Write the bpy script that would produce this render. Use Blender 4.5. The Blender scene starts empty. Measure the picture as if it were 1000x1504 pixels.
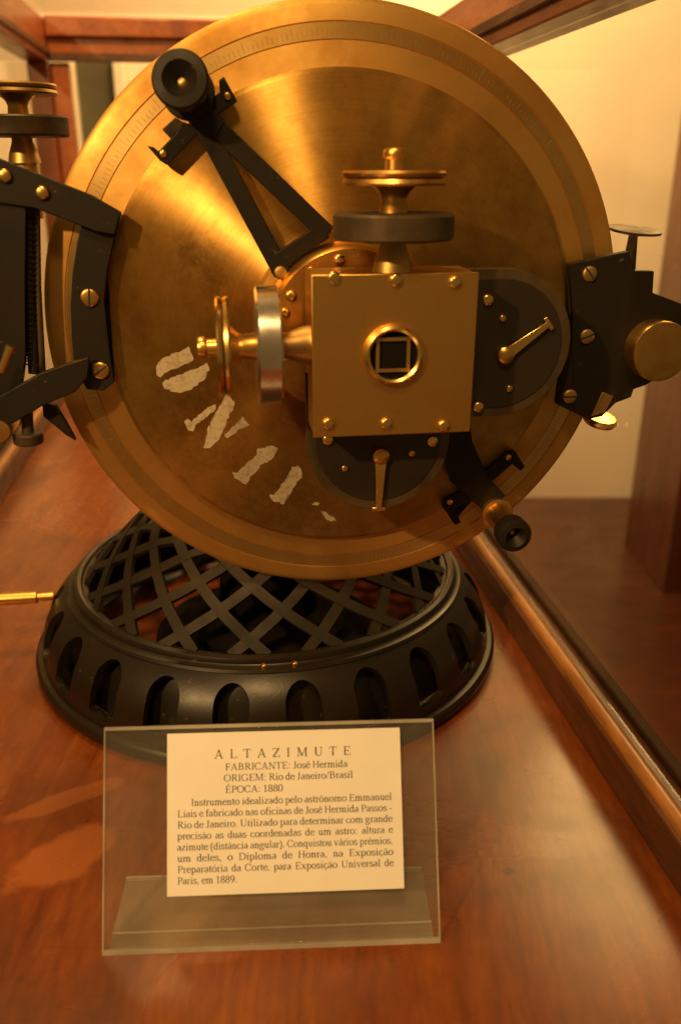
import bpy, bmesh, math, random
from mathutils import Vector, Matrix
random.seed(7)
R = math.radians
scene = bpy.context.scene
col = scene.collection

# ------------------------------------------------------------------ camera
CAM_H = 0.45; PITCH = R(21.7); FPX = 1270.0
cd = bpy.data.cameras.new('camera'); cam = bpy.data.objects.new('camera', cd); col.objects.link(cam)
cam.location = (0, 0, CAM_H); cam.rotation_euler = (R(90) - PITCH, 0, 0)
cd.sensor_fit = 'VERTICAL'; cd.sensor_height = 24.0; cd.sensor_width = 16.0
cd.lens = FPX / 1504.0 * 24.0
cd.clip_start = 0.01; cd.clip_end = 50
cd.dof.use_dof = True; cd.dof.focus_distance = 0.66; cd.dof.aperture_fstop = 3.5
scene.camera = cam
# ------------------------------------------------------------------ world and lamps
W = bpy.data.worlds.new('World'); scene.world = W; W.use_nodes = True
bg = W.node_tree.nodes['Background']; bg.inputs[0].default_value = (1.0, 0.58, 0.20, 1); bg.inputs[1].default_value = 0.16
TUNG = (1.0, 0.595, 0.215)
def lamp(name, loc, target, size, power, color=TUNG, spread=180):
    l = bpy.data.lights.new(name, 'AREA'); l.shape = 'DISK'; l.size = size; l.energy = power; l.color = color; l.spread = R(spread)
    o = bpy.data.objects.new(name, l); col.objects.link(o); o.location = loc
    o.rotation_euler = (Vector(target) - Vector(loc)).to_track_quat('-Z', 'Y').to_euler()
    return o
lamp('unseen_lamp', (0.78, 1.85, 1.20), (0.1, 0.6, 0), 0.55, 13)
lamp('unseen_lamp', (-0.95, -0.70, 1.22), (0, 0.6, 0.3), 0.07, 29)
lamp('unseen_lamp', (-0.10, -0.35, 1.60), (0, 0.6, 0.2), 0.24, 14.5)
lamp('unseen_lamp', (0.25, 2.3, 2.2), (0.15, 3.3, 0.3), 0.6, 82, spread=140)  # unseen lamp added to brighten the wall
lamp('unseen_lamp', (-0.45, 0.95, 1.75), (-0.35, 1.75, 0.35), 0.25, 20, spread=130)  # unseen lamp added to lift the dark back-left of the case
vs = scene.view_settings; vs.view_transform = 'Standard'; vs.look = 'None'; vs.exposure = -0.18; vs.gamma = 1.0
try: vs.use_curve_mapping = False
except Exception: pass
scene.cycles.max_bounces = 10; scene.cycles.transparent_max_bounces = 24
scene.cycles.use_denoising = True
scene.cycles.caustics_reflective = False; scene.cycles.caustics_refractive = False

# ------------------------------------------------------------------ geometry of the place
PSI = R(7.7)                                   # the instrument stands turned in its case
ROOT = Vector((-0.0738, 0.789, 0))               # centre of the cast base on the board
CEN = Vector((0.0024, 0.639, 0.342))           # centre of the vertical circle
Uax = Vector((math.cos(PSI), math.sin(PSI), 0)); Wax = Vector((math.sin(PSI), -math.cos(PSI), 0))
CL = Matrix.Rotation(-PSI, 3, 'Z') @ (CEN - ROOT)
RD = 0.2134
CYAW = R(8.0)
cA = Vector((-math.sin(CYAW), math.cos(CYAW), 0)); cB = Vector((math.cos(CYAW), math.sin(CYAW), 0))
_c, _s = math.cos(PITCH), math.sin(PITCH)
def survey(px, py):
    a = (px - 500) / FPX; b = -(py - 752) / FPX
    return Vector((a, _c + b * _s, -_s + b * _c))
def uv(px, py, w=0.0):
    """position measured on the plane that lies w in front of the vertical circle"""
    r = survey(px, py); O = Vector((0, 0, CAM_H)); P0 = CEN + Wax * w
    k = (P0 - O).dot(Wax) / r.dot(Wax); P = O + r * k - P0
    return (P.dot(Uax), P.z)
def L(u, v, w): return Vector((CL.x + u, CL.y - w, CL.z + v))   # circle coordinates -> instrument coordinates
def Lp(px, py, w):
    u, v = uv(px, py, w); return L(u, v, w)

# ------------------------------------------------------------------ materials
MATS = {}
def newmat(name):
    m = bpy.data.materials.new(name); m.use_nodes = True
    nt = m.node_tree; p = nt.nodes['Principled BSDF']; MATS[name] = m
    return m, nt, p
def N(nt, t, **k):
    n = nt.nodes.new(t)
    for a, b in k.items():
        if a.startswith('i_'): n.inputs[a[2:].replace('_', ' ')].default_value = b
        else: setattr(n, a, b)
    return n
def ramp(nt, src, stops):
    r = nt.nodes.new('ShaderNodeValToRGB'); e = r.color_ramp.elements
    while len(e) < len(stops): e.new(0.5)
    for x, (p, c) in zip(e, stops):
        x.position = p; x.color = (c, c, c, 1) if isinstance(c, (int, float)) else (*c, 1)
    nt.links.new(src, r.inputs[0]); return r
def coords(nt, scale=(1, 1, 1), rot=(0, 0, 0), kind='Object'):
    t = nt.nodes.new('ShaderNodeTexCoord'); mp = nt.nodes.new('ShaderNodeMapping')
    mp.inputs['Scale'].default_value = scale; mp.inputs['Rotation'].default_value = rot
    nt.links.new(t.outputs[kind], mp.inputs[0]); return mp.outputs[0]
def metal(name, c1, c2, rough=0.3, scale=30, metallic=1.0, bump=0.0, aniso=0.0, axis=None, r2=None, spec=None, chips=None):
    m, nt, p = newmat(name); v = coords(nt)
    n = N(nt, 'ShaderNodeTexNoise', i_Scale=scale, i_Detail=7.0, i_Roughness=0.62); nt.links.new(v, n.inputs['Vector'])
    r = ramp(nt, n.outputs['Fac'], [(0.34, c2), (0.62, c1)]); nt.links.new(r.outputs[0], p.inputs['Base Color'])
    rr = ramp(nt, n.outputs['Fac'], [(0.3, r2 or rough * 1.6), (0.7, rough)]); nt.links.new(rr.outputs[0], p.inputs['Roughness'])
    p.inputs['Metallic'].default_value = metallic
    if chips:
        nc = N(nt, 'ShaderNodeTexNoise', i_Scale=130.0, i_Detail=5.0, i_Roughness=0.65); nt.links.new(v, nc.inputs['Vector'])
        rc = ramp(nt, nc.outputs['Fac'], [(0.655, 0.0), (0.70, 1.0)])
        mc = N(nt, 'ShaderNodeMix', data_type='RGBA'); nt.links.new(rc.outputs[0], mc.inputs[0]); nt.links.new(r.outputs[0], mc.inputs[6]); mc.inputs[7].default_value = (*chips, 1)
        nt.links.new(mc.outputs[2], p.inputs['Base Color'])
    if spec is not None: p.inputs['Specular IOR Level'].default_value = spec
    if aniso:
        p.inputs['Anisotropic'].default_value = aniso; p.inputs['Anisotropic Rotation'].default_value = 0.25
        t = N(nt, 'ShaderNodeTangent', direction_type='RADIAL', axis=axis); nt.links.new(t.outputs[0], p.inputs['Tangent'])
    if bump:
        n2 = N(nt, 'ShaderNodeTexNoise', i_Scale=scale * 22, i_Detail=3.0); nt.links.new(v, n2.inputs['Vector'])
        b = N(nt, 'ShaderNodeBump', i_Strength=bump, i_Distance=0.001); nt.links.new(n2.outputs['Fac'], b.inputs['Height']); nt.links.new(b.outputs[0], p.inputs['Normal'])
    return m
metal('brass', (0.82, 0.51, 0.155), (0.62, 0.34, 0.085), 0.26, 40)
metal('brass_bright', (0.93, 0.66, 0.25), (0.80, 0.51, 0.15), 0.2, 40)
metal('brass_dull', (0.56, 0.37, 0.13), (0.36, 0.21, 0.07), 0.38, 22, bump=0.05)
metal('box_face', (0.80, 0.49, 0.15), (0.52, 0.28, 0.07), 0.28, 13, bump=0.05, r2=0.5)
metal('silver', (0.86, 0.80, 0.72), (0.66, 0.58, 0.5), 0.19, 60)
metal('black_metal', (0.017, 0.011, 0.006), (0.008, 0.006, 0.004), 0.42, 25, metallic=0.0, bump=0.04, spec=0.3, chips=(0.085, 0.055, 0.028))
metal('cast_iron', (0.016, 0.010, 0.005), (0.007, 0.005, 0.003), 0.27, 18, metallic=0.0, bump=0.08, spec=0.45, chips=(0.07, 0.045, 0.022))
metal('lattice_iron', (0.026, 0.017, 0.008), (0.011, 0.008, 0.004), 0.45, 30, metallic=0.0, bump=0.1, spec=0.3)
metal('dark_bronze', (0.11, 0.075, 0.04), (0.05, 0.035, 0.02), 0.45, 40, metallic=0.6)
metal('dial_black', (0.030, 0.020, 0.010), (0.018, 0.012, 0.007), 0.3, 20, metallic=0.0)
metal('dial_rim', (0.13, 0.088, 0.042), (0.06, 0.04, 0.02), 0.36, 30, metallic=0.5)
# circle face: turned brass with old stains
m, nt, p = newmat('turned_brass'); v = coords(nt)
na = N(nt, 'ShaderNodeTexNoise', i_Scale=9.0, i_Detail=8.0, i_Roughness=0.65, i_Distortion=0.6); nt.links.new(v, na.inputs['Vector'])
nb = N(nt, 'ShaderNodeTexNoise', i_Scale=55.0, i_Detail=6.0, i_Roughness=0.7); nt.links.new(v, nb.inputs['Vector'])
ra = ramp(nt, na.outputs['Fac'], [(0.28, (0.42, 0.195, 0.035)), (0.44, (0.66, 0.36, 0.085)), (0.66, (0.78, 0.46, 0.125))])
rb = ramp(nt, nb.outputs['Fac'], [(0.30, 0.70), (0.55, 1.0)])
mx = N(nt, 'ShaderNodeMix', data_type='RGBA', blend_type='MULTIPLY'); mx.inputs[0].default_value = 0.8
nt.links.new(ra.outputs[0], mx.inputs[6]); nt.links.new(rb.outputs[0], mx.inputs[7])
# turning lines: noise that depends on the radius only
sub = N(nt, 'ShaderNodeVectorMath', operation='SUBTRACT'); sub.inputs[1].default_value = tuple(CL); nt.links.new(v, sub.inputs[0])
flat = N(nt, 'ShaderNodeVectorMath', operation='MULTIPLY'); flat.inputs[1].default_value = (1, 0, 1); nt.links.new(sub.outputs[0], flat.inputs[0])
ln = N(nt, 'ShaderNodeVectorMath', operation='LENGTH'); nt.links.new(flat.outputs[0], ln.inputs[0])
nl = N(nt, 'ShaderNodeTexNoise', noise_dimensions='1D', i_Scale=420.0, i_Detail=5.0, i_Roughness=0.8); nt.links.new(ln.outputs['Value'], nl.inputs['W'])
rl = ramp(nt, nl.outputs['Fac'], [(0.32, 0.80), (0.62, 1.0)])
mx3 = N(nt, 'ShaderNodeMix', data_type='RGBA', blend_type='MULTIPLY'); mx3.inputs[0].default_value = 0.55
nt.links.new(mx.outputs[2], mx3.inputs[6]); nt.links.new(rl.outputs[0], mx3.inputs[7])
# small dark smudges and broader darker patches at lower left, multiplied into the colour
last = mx3.outputs[2]
for (qx, qy, qr, sx, sy, amt) in ((278, 368, 0.016, 1.0, 0.7, 0.75), (312, 402, 0.018, 1.3, 0.6, 0.65), (300, 600, 0.05, 1.0, 0.8, 0.5), (400, 760, 0.05, 0.6, 1.0, 0.5)):
    uu, vv_ = uv(qx, qy)
    sb = N(nt, 'ShaderNodeVectorMath', operation='SUBTRACT'); sb.inputs[1].default_value = (uu, 0, vv_); nt.links.new(flat.outputs[0], sb.inputs[0])
    sc_ = N(nt, 'ShaderNodeVectorMath', operation='MULTIPLY'); sc_.inputs[1].default_value = (sx / qr, 0, sy / qr); nt.links.new(sb.outputs[0], sc_.inputs[0])
    le = N(nt, 'ShaderNodeVectorMath', operation='LENGTH'); nt.links.new(sc_.outputs[0], le.inputs[0])
    ns_ = N(nt, 'ShaderNodeTexNoise', i_Scale=140.0, i_Detail=5.0, i_Roughness=0.7, i_Distortion=1.5); nt.links.new(v, ns_.inputs['Vector'])
    ad = N(nt, 'ShaderNodeMath', operation='MULTIPLY_ADD'); nt.links.new(ns_.outputs['Fac'], ad.inputs[0]); ad.inputs[1].default_value = 2.2; nt.links.new(le.outputs['Value'], ad.inputs[2])
    rs_ = ramp(nt, ad.outputs[0], [(0.55, amt), (1.0, 0.0)])
    rs_.color_ramp.elements[0].position = 0.0
    mp_ = N(nt, 'ShaderNodeMapRange'); mp_.inputs['From Min'].default_value = 1.0; mp_.inputs['From Max'].default_value = 1.9; mp_.inputs['To Min'].default_value = amt; mp_.inputs['To Max'].default_value = 0.0
    nt.links.new(ad.outputs[0], mp_.inputs['Value'])
    mm = N(nt, 'ShaderNodeMix', data_type='RGBA', blend_type='MULTIPLY'); nt.links.new(mp_.outputs[0], mm.inputs[0]); nt.links.new(last, mm.inputs[6]); mm.inputs[7].default_value = (0.42, 0.34, 0.26, 1); last = mm.outputs[2]
    nt.nodes.remove(rs_)
nt.links.new(last, p.inputs['Base Color'])
rr = ramp(nt, na.outputs['Fac'], [(0.3, 0.50), (0.7, 0.38)]); nt.links.new(rr.outputs[0], p.inputs['Roughness'])
p.inputs['Metallic'].default_value = 0.92; p.inputs['Anisotropic'].default_value = 1.0; p.inputs['Anisotropic Rotation'].default_value = 0.25
t = N(nt, 'ShaderNodeTangent', direction_type='RADIAL', axis='Y'); nt.links.new(t.outputs[0], p.inputs['Tangent'])

metal('ring_brass', (0.80, 0.49, 0.15), (0.58, 0.31, 0.075), 0.44, 16, aniso=0.55, axis='Y', bump=0.03)
metal('silver_scale', (0.78, 0.52, 0.20), (0.60, 0.37, 0.12), 0.36, 30, aniso=0.7, axis='Y')
BLOTCHES = [(-0.195, 0.475, 0.045, 0.030, 40, 0.75, (0.33, 0.10, 0.025)), (-0.21, 0.535, 0.05, 0.012, 30, 0.6, (0.30, 0.09, 0.022)),
        (0.085, 0.49, 0.022, 0.030, 0, 0.5, (0.10, 0.018, 0.005)), (0.115, 0.462, 0.006, 0.004, 0, 0.7, (0.05, 0.012, 0.004))]  # lighter and darker blotches blended into the table colour
def wood(name, c_dark, c_mid, c_light, rough=0.25, coat=0.4, along=(1.2, 14, 14), rot=(0, 0, 0), bump=0.02, patches=False):
    m, nt, p = newmat(name)
    v = coords(nt, along, rot)
    n = N(nt, 'ShaderNodeTexNoise', i_Scale=3.0, i_Detail=9.0, i_Roughness=0.6, i_Distortion=1.2); nt.links.new(v, n.inputs['Vector'])
    r = ramp(nt, n.outputs['Fac'], [(0.28, c_dark), (0.5, c_mid), (0.72, c_light)])
    out = r.outputs[0]
    v2 = coords(nt, (along[0] * 4, along[1] * 8, along[2] * 8), rot)
    n2 = N(nt, 'ShaderNodeTexNoise', i_Scale=4.0, i_Detail=4.0); nt.links.new(v2, n2.inputs['Vector'])
    r2 = ramp(nt, n2.outputs['Fac'], [(0.35, 0.62), (0.6, 1.0)])
    mx = N(nt, 'ShaderNodeMix', data_type='RGBA', blend_type='MULTIPLY'); mx.inputs[0].default_value = 0.55
    nt.links.new(out, mx.inputs[6]); nt.links.new(r2.outputs[0], mx.inputs[7]); out = mx.outputs[2]
    rsrc = n.outputs['Fac']
    if patches:
        v3 = coords(nt, (1, 1, 1), (0, 0, 0))
        n3 = N(nt, 'ShaderNodeTexNoise', i_Scale=5.5, i_Detail=6.0, i_Roughness=0.6, i_Distortion=0.9); nt.links.new(v3, n3.inputs['Vector'])
        r3 = ramp(nt, n3.outputs['Fac'], [(0.38, 0.55), (0.56, 1.0)])
        mx = N(nt, 'ShaderNodeMix', data_type='RGBA', blend_type='MULTIPLY'); mx.inputs[0].default_value = 0.8
        nt.links.new(out, mx.inputs[6]); nt.links.new(r3.outputs[0], mx.inputs[7]); out = mx.outputs[2]
        rsrc = n3.outputs['Fac']
        # fine scratches
        v4 = coords(nt, (3, 40, 3), (0, 0, R(35)))
        vo = N(nt, 'ShaderNodeTexVoronoi', feature='DISTANCE_TO_EDGE', i_Scale=1.6); nt.links.new(v4, vo.inputs['Vector'])
        r4 = ramp(nt, vo.outputs['Distance'], [(0.0, 0.55), (0.012, 1.0)])
        n5 = N(nt, 'ShaderNodeTexNoise', i_Scale=7.0); nt.links.new(v3, n5.inputs['Vector'])
        r5 = ramp(nt, n5.outputs['Fac'], [(0.5, 0.0), (0.62, 0.5)])
        mx2 = N(nt, 'ShaderNodeMix', data_type='RGBA', blend_type='MULTIPLY'); nt.links.new(r5.outputs[0], mx2.inputs[0])
        nt.links.new(out, mx2.inputs[6]); nt.links.new(r4.outputs[0], mx2.inputs[7]); out = mx2.outputs[2]
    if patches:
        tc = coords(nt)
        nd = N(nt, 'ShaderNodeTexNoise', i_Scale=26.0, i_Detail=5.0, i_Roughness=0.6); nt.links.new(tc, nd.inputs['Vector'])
        for (cx_, cy_, sx, sy, rt, amt, cc) in BLOTCHES:
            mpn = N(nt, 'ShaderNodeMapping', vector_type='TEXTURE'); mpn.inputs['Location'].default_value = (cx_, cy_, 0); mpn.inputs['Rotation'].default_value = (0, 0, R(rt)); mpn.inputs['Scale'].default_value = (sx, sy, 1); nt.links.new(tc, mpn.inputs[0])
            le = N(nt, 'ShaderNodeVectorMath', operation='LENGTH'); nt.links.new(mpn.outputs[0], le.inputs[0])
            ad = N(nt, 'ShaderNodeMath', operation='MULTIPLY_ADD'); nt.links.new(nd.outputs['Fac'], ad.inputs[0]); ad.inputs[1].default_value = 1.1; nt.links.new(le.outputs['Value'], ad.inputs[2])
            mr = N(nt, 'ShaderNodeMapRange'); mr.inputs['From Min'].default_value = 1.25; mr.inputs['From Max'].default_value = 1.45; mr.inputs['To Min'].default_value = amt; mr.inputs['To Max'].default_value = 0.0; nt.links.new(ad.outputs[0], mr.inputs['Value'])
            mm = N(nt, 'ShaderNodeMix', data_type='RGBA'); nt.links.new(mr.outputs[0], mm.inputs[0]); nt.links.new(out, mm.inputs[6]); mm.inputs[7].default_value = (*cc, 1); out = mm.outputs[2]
    nt.links.new(out, p.inputs['Base Color'])
    rr = ramp(nt, rsrc, [(0.3, rough * 1.5), (0.7, rough * 0.8)]); nt.links.new(rr.outputs[0], p.inputs['Roughness'])
    p.inputs['Coat Weight'].default_value = coat; p.inputs['Coat Roughness'].default_value = 0.2
    b = N(nt, 'ShaderNodeBump', i_Strength=bump * 5, i_Distance=0.0006); nt.links.new(n2.outputs['Fac'], b.inputs['Height']); nt.links.new(b.outputs[0], p.inputs['Normal'])
    return m
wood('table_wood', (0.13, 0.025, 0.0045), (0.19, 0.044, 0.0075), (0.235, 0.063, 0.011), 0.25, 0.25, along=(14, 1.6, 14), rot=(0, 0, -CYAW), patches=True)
wood('case_wood', (0.22, 0.046, 0.011), (0.34, 0.082, 0.018), (0.44, 0.12, 0.028), 0.35, 0.3, along=(6, 1.5, 6), rot=(0, 0, -CYAW))
wood('rail_wood', (0.055, 0.016, 0.006), (0.10, 0.030, 0.010), (0.15, 0.05, 0.016), 0.45, 0.15, along=(10, 1.5, 10), rot=(0, 0, -CYAW))
wood('bead_wood', (0.24, 0.09, 0.022), (0.36, 0.145, 0.036), (0.46, 0.20, 0.05), 0.4, 0.3, along=(12, 1.5, 12), rot=(0, 0, -CYAW))
wood('cabinet_wood', (0.05, 0.010, 0.004), (0.10, 0.020, 0.007), (0.15, 0.034, 0.012), 0.35, 0.4, along=(8, 8, 1.2))
wood('floor_wood', (0.03, 0.007, 0.003), (0.055, 0.013, 0.005), (0.09, 0.024, 0.009), 0.3, 0.3, along=(2, 8, 2))
def plain(name, c, rough=0.6, scale=12, var=0.12, spec=0.5):
    m, nt, p = newmat(name); v = coords(nt)
    n = N(nt, 'ShaderNodeTexNoise', i_Scale=scale, i_Detail=6.0); nt.links.new(v, n.inputs['Vector'])
    r = ramp(nt, n.outputs['Fac'], [(0.3, tuple(x * (1 - var) for x in c)), (0.7, c)]); nt.links.new(r.outputs[0], p.inputs['Base Color'])
    p.inputs['Roughness'].default_value = rough; p.inputs['Specular IOR Level'].default_value = spec
    return m
plain('wall_paint', (0.80, 0.69, 0.58), 0.85, 1.5, 0.10)
plain('paper', (0.80, 0.78, 0.74), 0.75, 40, 0.05, 0.3)
plain('ink', (0.030, 0.028, 0.026), 0.8, 60, 0.2, 0.2)
plain('doorway_dark', (0.10, 0.085, 0.05), 0.8, 5, 0.4)
plain('shade_black', (0.011, 0.008, 0.005), 0.9, 20, 0.3, 0.08)  # near-black colour standing in for shade inside the base and aperture
plain('glazing_dark', (0.03, 0.012, 0.006), 0.7, 30, 0.4, 0.15)
plain('dark_gap', (0.03, 0.025, 0.015), 0.8, 4, 0.4)
m, nt, p = newmat('white_paint'); v = coords(nt)
n = N(nt, 'ShaderNodeTexNoise', i_Scale=330.0, i_Detail=4.0, i_Roughness=0.7); nt.links.new(v, n.inputs['Vector'])
r = ramp(nt, n.outputs['Fac'], [(0.34, (0.34, 0.26, 0.16)), (0.52, (0.50, 0.42, 0.29))]); nt.links.new(r.outputs[0], p.inputs['Base Color']); p.inputs['Roughness'].default_value = 0.9
def glass(name, tint=(0.96, 0.97, 0.94), gloss=0.02, haze=0.0, ior=1.5, hazecol=(0.8, 0.75, 0.65)):
    m, nt, p = newmat(name); nt.nodes.remove(p); out = nt.nodes['Material Output']
    tr = N(nt, 'ShaderNodeBsdfTransparent'); tr.inputs[0].default_value = (*tint, 1)
    gl = N(nt, 'ShaderNodeBsdfGlossy'); gl.inputs['Roughness'].default_value = gloss
    lw = N(nt, 'ShaderNodeLayerWeight'); lw.inputs['Blend'].default_value = 0.5
    pw = N(nt, 'ShaderNodeMath', operation='POWER'); nt.links.new(lw.outputs['Facing'], pw.inputs[0]); pw.inputs[1].default_value = 5.0
    fr = N(nt, 'ShaderNodeMath', operation='MULTIPLY_ADD'); nt.links.new(pw.outputs[0], fr.inputs[0]); fr.inputs[1].default_value = 0.42; fr.inputs[2].default_value = 0.025
    mx = N(nt, 'ShaderNodeMixShader'); nt.links.new(fr.outputs[0], mx.inputs[0]); nt.links.new(tr.outputs[0], mx.inputs[1]); nt.links.new(gl.outputs[0], mx.inputs[2])
    last = mx
    if haze:
        df = N(nt, 'ShaderNodeBsdfDiffuse'); df.inputs[0].default_value = (*hazecol, 1)
        n = N(nt, 'ShaderNodeTexNoise', i_Scale=18.0, i_Detail=5.0); nt.links.new(coords(nt), n.inputs['Vector'])
        rr = ramp(nt, n.outputs['Fac'], [(0.3, haze * 0.5), (0.7, haze)])
        m2 = N(nt, 'ShaderNodeMixShader'); nt.links.new(rr.outputs[0], m2.inputs[0]); nt.links.new(mx.outputs[0], m2.inputs[1]); nt.links.new(df.outputs[0], m2.inputs[2]); last = m2
    nt.links.new(last.outputs[0], out.inputs[0]); return m
glass('case_glass'); glass('acrylic', (0.95, 0.95, 0.92), 0.03, 0.05); glass('acrylic_foot', (0.93, 0.93, 0.9), 0.08, 0.11); glass('acrylic_edge', (0.75, 0.75, 0.70), 0.1, 0.42)

# ------------------------------------------------------------------ builders
def finish(name, bm, mat, parent=None, loc=(0, 0, 0), sharp=35, bevel=0, bseg=2):
    bmesh.ops.recalc_face_normals(bm, faces=bm.faces)
    me = bpy.data.meshes.new(name); bm.to_mesh(me); bm.free()
    for f in me.polygons: f.use_smooth = True
    me.set_sharp_from_angle(angle=R(sharp)); me.materials.append(MATS[mat])
    return link(name, me, parent, loc, bevel, bseg)
def link(name, me, parent=None, loc=(0, 0, 0), bevel=0, bseg=2):
    o = bpy.data.objects.new(name, me); col.objects.link(o); o.parent = parent; o.location = loc
    if bevel:
        b = o.modifiers.new('bevel', 'BEVEL'); b.width = bevel; b.segments = bseg; b.limit_method = 'ANGLE'; b.angle_limit = R(35)
    return o
def empty(name, loc=(0, 0, 0), rz=0, parent=None):
    o = bpy.data.objects.new(name, None); col.objects.link(o); o.location = loc; o.rotation_euler = (0, 0, rz); o.parent = parent; o.empty_display_size = 0.02
    return o
def tag(o, label, cat, group=None):
    o['label'] = label; o['category'] = cat
    if group: o['group'] = group
def structure(o): o['kind'] = 'structure'; return o
def basis(axis):
    z = Vector(axis).normalized(); x = Vector((0, 0, 1)) if abs(z.z) < 0.9 else Vector((1, 0, 0))
    x = (x - z * x.dot(z)).normalized(); return x, z.cross(x), z
def lathe(bm, prof, origin, axis, seg=48, closed=False, a0=0, a1=None):
    x, y, z = basis(axis); o = Vector(origin); full = a1 is None
    if full: a1 = a0 + 2 * math.pi
    n = seg if full else seg + 1; rings = []
    for r, h in prof:
        if r < 1e-7: rings.append([bm.verts.new(o + z * h)])
        else: rings.append([bm.verts.new(o + z * h + (x * math.cos(a0 + (a1 - a0) * i / seg) + y * math.sin(a0 + (a1 - a0) * i / seg)) * r) for i in range(n)])
    pairs = list(zip(rings, rings[1:])) + ([(rings[-1], rings[0])] if closed else [])
    for A, B in pairs:
        for i in range(seg):
            j = (i + 1) % n
            if len(A) == 1 and len(B) == 1: continue
            if len(A) == 1: bm.faces.new((A[0], B[i], B[j]))
            elif len(B) == 1: bm.faces.new((A[i], A[j], B[0]))
            else: bm.faces.new((A[i], A[j], B[j], B[i]))
    return bm
def turned(name, prof, origin, axis, mat, parent, seg=48, closed=False, loc=(0, 0, 0), sharp=35):
    return finish(name, lathe(bmesh.new(), prof, origin, axis, seg, closed), mat, parent, loc, sharp)
def prism(bm, pts, w0, w1):
    """closed outline in circle coordinates, between two depths in front of the circle"""
    A = [bm.verts.new(L(u, v, w0)) for u, v in pts]; B = [bm.verts.new(L(u, v, w1)) for u, v in pts]
    bm.faces.new(A); bm.faces.new(B[::-1]); n = len(pts)
    for i in range(n): bm.faces.new((A[i], A[(i + 1) % n], B[(i + 1) % n], B[i]))
    return bm
def plate(name, pts, w0, w1, mat, parent, bevel=0.0008):
    bm = prism(bmesh.new(), pts, w0, w1); bmesh.ops.triangulate(bm, faces=[f for f in bm.faces if len(f.verts) > 4])
    return finish(name, bm, mat, parent, bevel=bevel)
def pplate(name, pix, w0, w1, mat, parent, bevel=0.0008):
    return plate(name, [uv(x, y, w1) for x, y in pix], w0, w1, mat, parent, bevel)
def bar_pts(p, q, hw0, hw1=None):
    hw1 = hw0 if hw1 is None else hw1; d = Vector((q[0] - p[0], q[1] - p[1])).normalized(); n = Vector((-d.y, d.x))
    return [(p[0] + n.x * hw0, p[1] + n.y * hw0), (q[0] + n.x * hw1, q[1] + n.y * hw1), (q[0] - n.x * hw1, q[1] - n.y * hw1), (p[0] - n.x * hw0, p[1] - n.y * hw0)]
def box_bm(bm, c, ex, ey, ez):
    c = Vector(c); vs_ = [bm.verts.new(c + ex * i + ey * j + ez * k) for i in (-1, 1) for j in (-1, 1) for k in (-1, 1)]
    for f in ((0, 1, 3, 2), (4, 6, 7, 5), (0, 4, 5, 1), (2, 3, 7, 6), (0, 2, 6, 4), (1, 5, 7, 3)): bm.faces.new([vs_[i] for i in f])
    return bm
def tube(bm, pts, rad, seg=10):
    rings = []
    for i, P in enumerate(pts):
        P = Vector(P); d = (Vector(pts[min(i + 1, len(pts) - 1)]) - Vector(pts[max(i - 1, 0)])); x, y, z = basis(d)
        r = rad[i] if isinstance(rad, (list, tuple)) else rad
        rings.append([bm.verts.new(P + (x * math.cos(2 * math.pi * k / seg) + y * math.sin(2 * math.pi * k / seg)) * r) for k in range(seg)])
    for A, B in zip(rings, rings[1:]):
        for k in range(seg): bm.faces.new((A[k], A[(k + 1) % seg], B[(k + 1) % seg], B[k]))
    bm.faces.new(rings[0]); bm.faces.new(rings[-1][::-1]); return bm
FRONT = Vector((0, -1, 0))      # out of the circle towards the reader, in instrument coordinates
# screw with a cut slot, drawn once for each size, facing FRONT
def screw_mesh(r, h, mat, slot_angle):
    bm = bmesh.new(); lathe(bm, [(r, -0.002), (r, h * 0.5), (r * 0.93, h * 0.75), (r * 0.7, h * 0.95), (0, h)], (0, 0, 0), FRONT, 24)
    bmesh.ops.recalc_face_normals(bm, faces=bm.faces)
    me = bpy.data.meshes.new('screw'); bm.to_mesh(me); bm.free()
    for f in me.polygons: f.use_smooth = True
    me.materials.append(MATS[mat])
    bm = bmesh.new(); a = slot_angle; d = Vector((math.cos(a), 0, math.sin(a))); nn = Vector((-d.z, 0, d.x))
    box_bm(bm, (0, -h * 0.9, 0), d * r * 0.96, Vector((0, h * 0.16, 0)), nn * r * 0.12)
    ms = bpy.data.meshes.new('slot'); bm.to_mesh(ms); bm.free(); ms.materials.append(MATS['dark_gap'])
    return me, ms
BIG = [screw_mesh(0.0062, 0.0022, 'brass', R(a)) for a in (-45, 85, 35)]
BIG2 = [screw_mesh(0.0056, 0.0022, 'brass_dull', R(a)) for a in (-50, 20, 0)]
DOME = screw_mesh(0.0039, 0.0026, 'brass_bright', 0)[0]
PIN = screw_mesh(0.0024, 0.0018, 'brass', 0)[0]
def screw(parent, pos, kind, slot=True):
    me, ms = kind if isinstance(kind, tuple) else (kind, None)
    s = link('screw', me, parent, pos)
    if ms and slot: link('slot', ms, s)
    return s

# ------------------------------------------------------------------ room: wall, floor, cabinet
def slab(name, c, ex, ey, ez, mat, parent=None, bevel=0):
    return finish(name, box_bm(bmesh.new(), c, Vector(ex), Vector(ey), Vector(ez)), mat, parent, bevel=bevel)
structure(slab('wall', (0, 3.35, 0.7), (4, 0, 0), (0, 0.05, 0), (0, 0, 1.5), 'wall_paint'))
structure(slab('floor', (0, 2.0, -0.82), (4, 0, 0), (0, 3.0, 0), (0, 0, 0.02), 'floor_wood'))
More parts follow.
